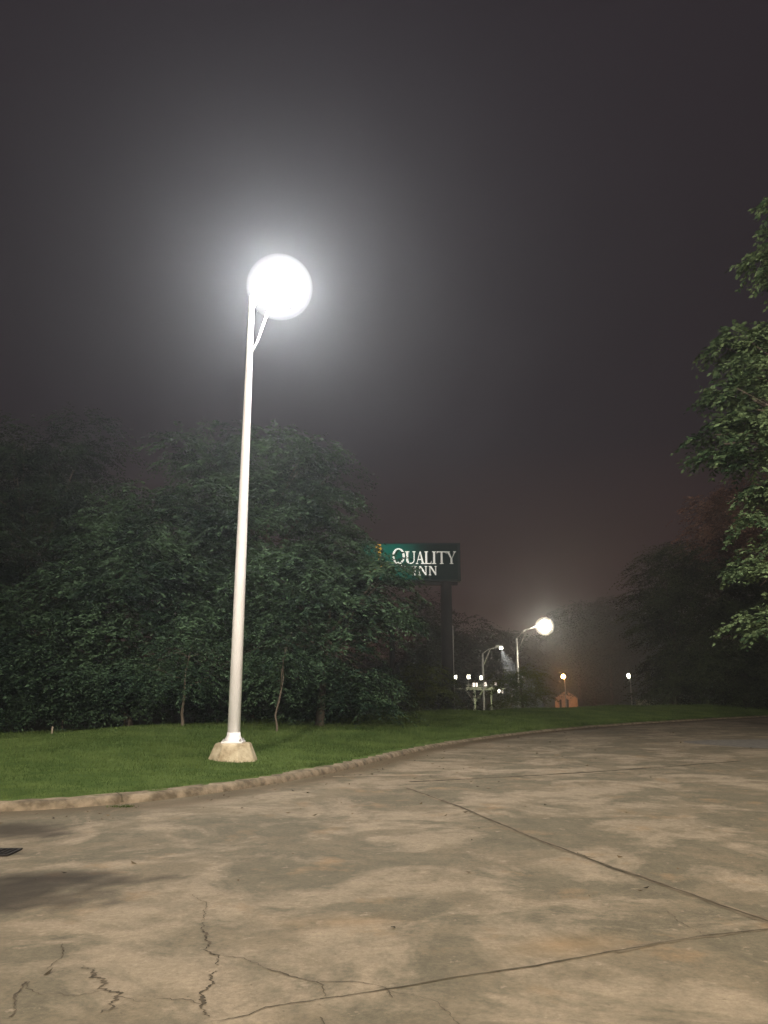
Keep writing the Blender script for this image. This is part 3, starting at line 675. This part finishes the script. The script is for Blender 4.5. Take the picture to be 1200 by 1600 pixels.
def put(ch, x0, x1, y0, y1):
    """letter in sign pixels: x0..x1, baseline y0, top y1"""
    polys, wd = LET[ch]; mb = MB()
    for i, pl in enumerate(polys):
        q = [(sx(x0 + (x1 - x0) * a / wd), zb + sz(y0 + (y1 - y0) * b_)) for a, b_ in pl]
        mb.prism(q, -.14 - .003 * (i % 4), -.052 - .001 * (i % 4))
    o = mb.build('letter', let_m, sign)
put('Q', 612.5, 632, 882, 857)
for ch, a, b_ in (('U', 632.5, 649), ('A', 649, 663), ('L', 662.5, 674), ('I', 674.5, 681), ('T', 682, 697), ('Y', 697, 712)): put(ch, a, b_, 881.5, 862)
for ch, a, b_ in (('I', 643, 650.5), ('N', 652.5, 667), ('N', 669, 682)): put(ch, a, b_, 899, 885)
mb = MB()   # yellow crescent of the emblem, upper right and lower sweep
o_ = [(583, 850.5), (595, 851), (596, 862), (593, 874.5), (590.5, 874.5), (590.5, 866), (588, 857.5)]
mb.prism([(sx(a), zb + sz(b_)) for a, b_ in o_], -.14, -.052)
o_ = [(573, 887), (581, 890), (588, 889), (597, 883), (592, 892), (583, 896), (575, 893)]
mb.prism([(sx(a), zb + sz(b_)) for a, b_ in o_], -.14, -.052)
mb.build('emblem_crescent', yel_m, sign)
post_m = noisy('post_paint', (.010, .010, .010), (.022, .020, .018), 2, .8)
pxm = sx(696.5)
mb = MB(); mb.lathe((pxm, .55, -.2), [(0, .56), (zb + .25, .50)], 20); mb.build('post', post_m, sign, smooth=True)
mb = MB(); mb.box((W * .62, .55, zb - .16), (W * .7, .5, .28)); mb.build('bracket_beam', post_m, sign)

def pole_thing(name, px, Y, ytop, r, m, label, cat):
    t_ = P(px, ytop, Y); b_ = gb(t_.x, Y); mb = MB(); mb.lathe((0, 0, -.1), [(0, r * 1.25), (.4, r), (t_.z - b_[2], r * .75)], 12)
    mb.lathe((0, 0, t_.z - b_[2] - .1), [(0, r * .9), (.06, r * 1.0), (.16, r * .3)], 12)
    mb.lathe((0, 0, -.1), [(.0, r * 2), (.16, r * 2)], 12)
    o = mb.build(name, m, smooth=False); o.location = b_; tag(o, label, cat); return o
pole_thing('slim_pole', 613, 38, 955, .16, post_m, 'slim dark bare pole rising left of the thick sign post', 'pole')
pole_thing('thin_steel_pole', 706.5, 72, 978, .12, white_m, 'thin pale steel pole just right of the thick sign post', 'pole')

# ---------------------------------------------------------------- far street lamps
def street_lamp(px, Y, ytop, lamp, glow, rad, label, spot=None, lit_px=True):
    t_ = P(px, ytop, Y); b_ = gb(t_.x, Y); root = empty('street_lamp', b_, label, 'street lamp', 'street lamps beyond the lawn')
    H = t_.z - b_[2]; q = P(lamp[0], lamp[1], Y); D_ = Vector((q.x - t_.x, 0, q.z - b_[2]))
    mb = MB(); mb.lathe((0, 0, -.1), [(0, .22), (.3, .20), (.35, .14), (H, .10)], 12); mb.build('pole', steel, root, smooth=True)
    mb = MB(); A = Vector((0, 0, H - .35)); E = D_ - Vector((rad * .8 + .1, 0, -.05))
    mid = Vector((E.x * .45, 0, A.z + (E.z - A.z) * .75))
    mb.tube([Vector((0, 0, H - 1.6)), Vector((E.x * .25, 0, H - .75 + (E.z - H) * .3)), mid + Vector((.1, 0, 0)), E * 1], [.06, .06, .055, .05], 8)
    mb.build('arm', steel, root, smooth=True)
    mb = MB(); mb.tube([Vector((0, 0, H - .1)), mid + Vector((0, 0, .05))], [.045, .04], 8); mb.build('arm_stay', steel, root, smooth=True)
    if spot is None:
        mb = MB(); mb.ball(D_, rad * .82, 24, 16, .97); mb.build('lamp', glow, root, smooth=True)
        mb = MB(); mb.ball(D_, rad * 1.3, 24, 16, .97); mb.build('glow_shell', volglow('street_glow_shell', (1, .92, .76), .75), root, smooth=True)  # added glow volume, stands in for bloom round the street lamp
        mb = MB(); mb.lathe((D_.x, 0, D_.z + rad * .78), [(0, .25), (.08, .2), (.14, .05)], 12); mb.build('cap', steel, root)
    else:
        mb = MB(); mb.box((D_.x - .25, 0, D_.z + .12), (.95, .42, .22), .75); mb.build('lamp_housing', steel, root, bevel=.04)
        mb = MB(); mb.box((D_.x, 0, D_.z - .12), (.40, .36, .24)); mb.build('lens', glow, root, bevel=.05)
        ld = bpy.data.lights.new('lamp_beam', 'SPOT'); ld.energy = spot; ld.color = (1, .97, .86); ld.spot_size = R(56); ld.spot_blend = .8; ld.shadow_soft_size = .12
        lo = bpy.data.objects.new('lamp_beam', ld); COL.objects.link(lo); lo.parent = root; lo.location = (D_.x + .06, 0, D_.z - .30); lo.rotation_euler = (0, R(-22), 0)
    return root
street_lamp(807, 84, 996, (851, 978.5), emis('street_glow', (1, .90, .70), 170), .80, 'tall street lamp right of the small tree, its round lamp glowing brightly')
street_lamp(754, 92, 1020, (783, 1011), emis('street_glow_small', (1, .96, .82), 9), .3, 'shorter street lamp throwing a pale cone of light over the small tree', spot=160000)

# sodium lamp by the orange building and other small lamps
def small_lamp(name, px, py, Y, rad, glow, label, sz_=1.0, arm=None):
    q = P(px, py, Y); b_ = gb(q.x, Y); root = empty(name, b_, label, 'lamp post', 'small far lamp posts')
    h = q.z - b_[2]; mb = MB(); mb.lathe((.25, .0, -.1), [(0, .12), (h + .1, .075)], 10); mb.build('pole', steel, root)
    mb = MB(); mb.tube([(.25, 0, h - .35), (.15, 0, h - .05), (0, 0, h - rad * sz_ + .04)], .05, 8); mb.build('arm', steel, root)
    mb = MB(); mb.ball((0, 0, h), rad, 14, 10, sz_); mb.build('lamp_globe', glow, root, smooth=True)
    return root
small_lamp('lamp_post', 880, 1057, 141, .34, emis('sodium_glow', (1, .42, .12), 330), 'lamp post with a small orange lamp above the orange gabled building')
small_lamp('lamp_post', 982, 1056, 128, .22, emis('white_glow', (1, .93, .72), 40), 'small oval white lamp alone in the haze at right', 1.7)
small_lamp('lamp_post', 1052, 1003, 80, .16, emis('white_glow_dim', (.95, 1, .85), 10), 'tiny white lamp glinting through the dark right hand trees', 1.5)
# orange gabled building
BY = 147.0
a_ = P(867, 1110, BY); b2 = P(904, 1110, BY); gz0 = hz((a_.x + b2.x) / 2, BY)
wd = b2.x - a_.x; ez = P(880, 1091, BY).z - gz0; rz_ = P(880, 1078, BY).z - gz0
hs = empty('gabled_building', ((a_.x + b2.x) / 2, BY, gz0), 'small orange lit gabled building with dark window openings beyond the lawn', 'building', rz=R(-14))
wall_m = noisy('orange_wall', (.62, .42, .30), (.75, .52, .38), 2, .85)
mb = MB(); h2 = wd / 2 * .93
# front wall with two recessed window openings, gable above, sides, back
op = [(-.95, -.35), (.30, .62)]; oz0, oz1 = ez - 3.1, ez - .25
xs = [-h2, -1.25, -.85, -.35, -.05, .45, .85, h2]
for i in range(len(xs) - 1):
    if i in (1, 3, 5) and i != 3 or i == 4:
        if i in (1, 4): mb.box(((xs[i] + xs[i + 1]) / 2, .1, oz0 / 2), (xs[i + 1] - xs[i], .2, oz0)); mb.box(((xs[i] + xs[i + 1]) / 2, .1, (oz1 + ez) / 2), (xs[i + 1] - xs[i], .2, ez - oz1)); continue
    mb.box(((xs[i] + xs[i + 1]) / 2, .1, ez / 2), (xs[i + 1] - xs[i], .2, ez))
mb.prism([(-h2, ez), (h2, ez), (0, rz_ - .12)], 0, .2)
mb.box((-h2 + .1, 3, ez / 2), (.2, 5.6, ez)); mb.box((h2 - .1, 3, ez / 2), (.2, 5.6, ez)); mb.box((0, 5.9, ez / 2), (2 * h2, .2, ez))
mb.build('wall', wall_m, hs)
roof_m = noisy('roof_shingle', (.14, .10, .075), (.2, .15, .11), 3, .9)
for sgn in (-1, 1):
    mb = MB(); mb.prism([(0, rz_ + .02), (0, rz_ - .14), (sgn * (h2 + .35), ez - .18), (sgn * (h2 + .35), ez - .02)], -.35, 6.2); mb.build('roof_slope', roof_m, hs)
glassd = mat('dark_glass', (.01, .01, .012), .2)
for i in (1, 4):
    mb = MB(); mb.box(((xs[i] + xs[i + 1]) / 2, .14, (oz0 + oz1) / 2), (xs[i + 1] - xs[i] - .004, .03, oz1 - oz0 - .004)); mb.build('window', glassd, hs)
# pale utility box at the crest
ub = P(1005, 1100, 60); o = MB().box((0, 0, .6), (.9, .6, 1.3)).box((0, 0, 1.28), (1.0, .7, .07)).box((0, -.31, .7), (.35, .03, .8)).build('utility_cabinet', noisy('cabinet_paint', (.30, .28, .20), (.38, .35, .26), 3, .7), bevel=.02)
o.location = (ub.x, 60, ub.z - 1.0); o.location.z = min(o.location.z, 0.0); tag(o, 'pale utility cabinet at the foot of the dark trees on the right', 'cabinet')

# steel frame with floodlights (beam on posts)
gp_m = noisy('gantry_paint', (.40, .39, .35), (.52, .5, .46), 1.5, .6)
GY = 96.0; fr = empty('floodlight_gantry', gbp(752, GY), 'pale steel beam on posts carrying small floodlights beyond the lawn', 'gantry')
gz1 = fr.location.z; s9 = GY / F
beam = P(752, 1076, GY); bz_ = beam.z - gz1
for px, rr, dy in ((741, .17, 0), (767, .12, 1.6)):
    q = P(px, 1076, GY + dy); mb = MB(); mb.lathe((q.x - fr.location.x, dy, -.2), [(0, rr), (bz_ + .2, rr * .9)], 10); mb.build('post', noisy('gantry_post_paint', (.40, .40, .37), (.55, .54, .5), 2, .6), fr)
x0 = P(728, 1076, GY).x - fr.location.x; x1 = P(772, 1076, GY).x - fr.location.x; xa = P(708, 1076, GY).x - fr.location.x; xb = P(790, 1076, GY).x - fr.location.x
mb = MB(); mb.box(((x0 + x1) / 2, 0, bz_), (x1 - x0, .5, .34)); mb.box(((x0 + x1) / 2, 0, bz_ + .42), (x1 - x0, .08, .08)); mb.box(((x0 + xa) / 2, 0, bz_), (x0 - xa, .1, .10))
for k in range(7): mb.box((x0 + (x1 - x0) * (k + .5) / 7, 0, bz_ + .24), (.06, .06, .30))
mb.build('beam', gp_m, fr)
for sgn in (-1, 1):
    q = P(741, 1076, GY).x - fr.location.x; mb = MB(); mb.tube([(q, 0, bz_ - 1.7), (q + sgn * 1.1, 0, bz_ - .1)], .07, 8); mb.build('brace', steel, fr)
fl = emis('flood_glow', (1, .93, .74), 9); fld = emis('flood_glow_dim', (1, .86, .74), 2.2)
for px, py, mm, w_ in ((711.5, 1058, fl, .40), (732, 1057.5, fl, .46), (752, 1059, fl, .42), (740, 1070, fld, .3), (744.5, 1070, fld, .26), (758, 1069, fld, .34), (774, 1069, fld, .26), (779.5, 1080, fl, .34), (784, 1080, fld, .3)):
    q = P(px, py, GY); x = q.x - fr.location.x; z = q.z - gz1
    mb = MB(); mb.box((x, 0, z), (w_, .3, .55), .8); fo = mb.build('floodlight', dsteel, fr, bevel=.03)
    mb = MB(); mb.box((x, -.17, z), (w_ * .86, .03, .46)); mb.build('lens', mm, fo)
    mb = MB(); zz = bz_ + .1 if py < 1075 else bz_ - .1; mb.tube([(x, 0, z - .2 if py < 1075 else z + .2), (x, 0, zz)], .03, 6)
    mb.build('bracket', steel, fo)
    if px > 772:
        pass
mb = MB(); mb.box(((x1 + xb) / 2, 0, bz_ + .0), (xb - x1 - .01, .1, .10)); mb.build('beam_end', gp_m, fr)

# ---------------------------------------------------------------- haze
mb = MB(); mb.box((0, 118, 8.5), (600, 364, 34)); hzo = mb.build('haze', None)
m = bpy.data.materials.new('night_haze'); m.use_nodes = True; n = m.node_tree; n.nodes.remove(n.nodes['Principled BSDF'])
v = n.nodes.new('ShaderNodeVolumePrincipled'); v.inputs['Density'].default_value = HAZE; v.inputs['Color'].default_value = (.88, .92, .98, 1); v.inputs['Anisotropy'].default_value = .78
n.links.new(v.outputs[0], n.nodes['Material Output'].inputs['Volume']); hzo.data.materials.append(m); m.cycles.homogeneous_volume = True if hasattr(m.cycles, 'homogeneous_volume') else None
tag(hzo, 'thin night haze filling the air and glowing round the lamps', 'haze', kind='stuff')
print('leaf quads', NL[0])
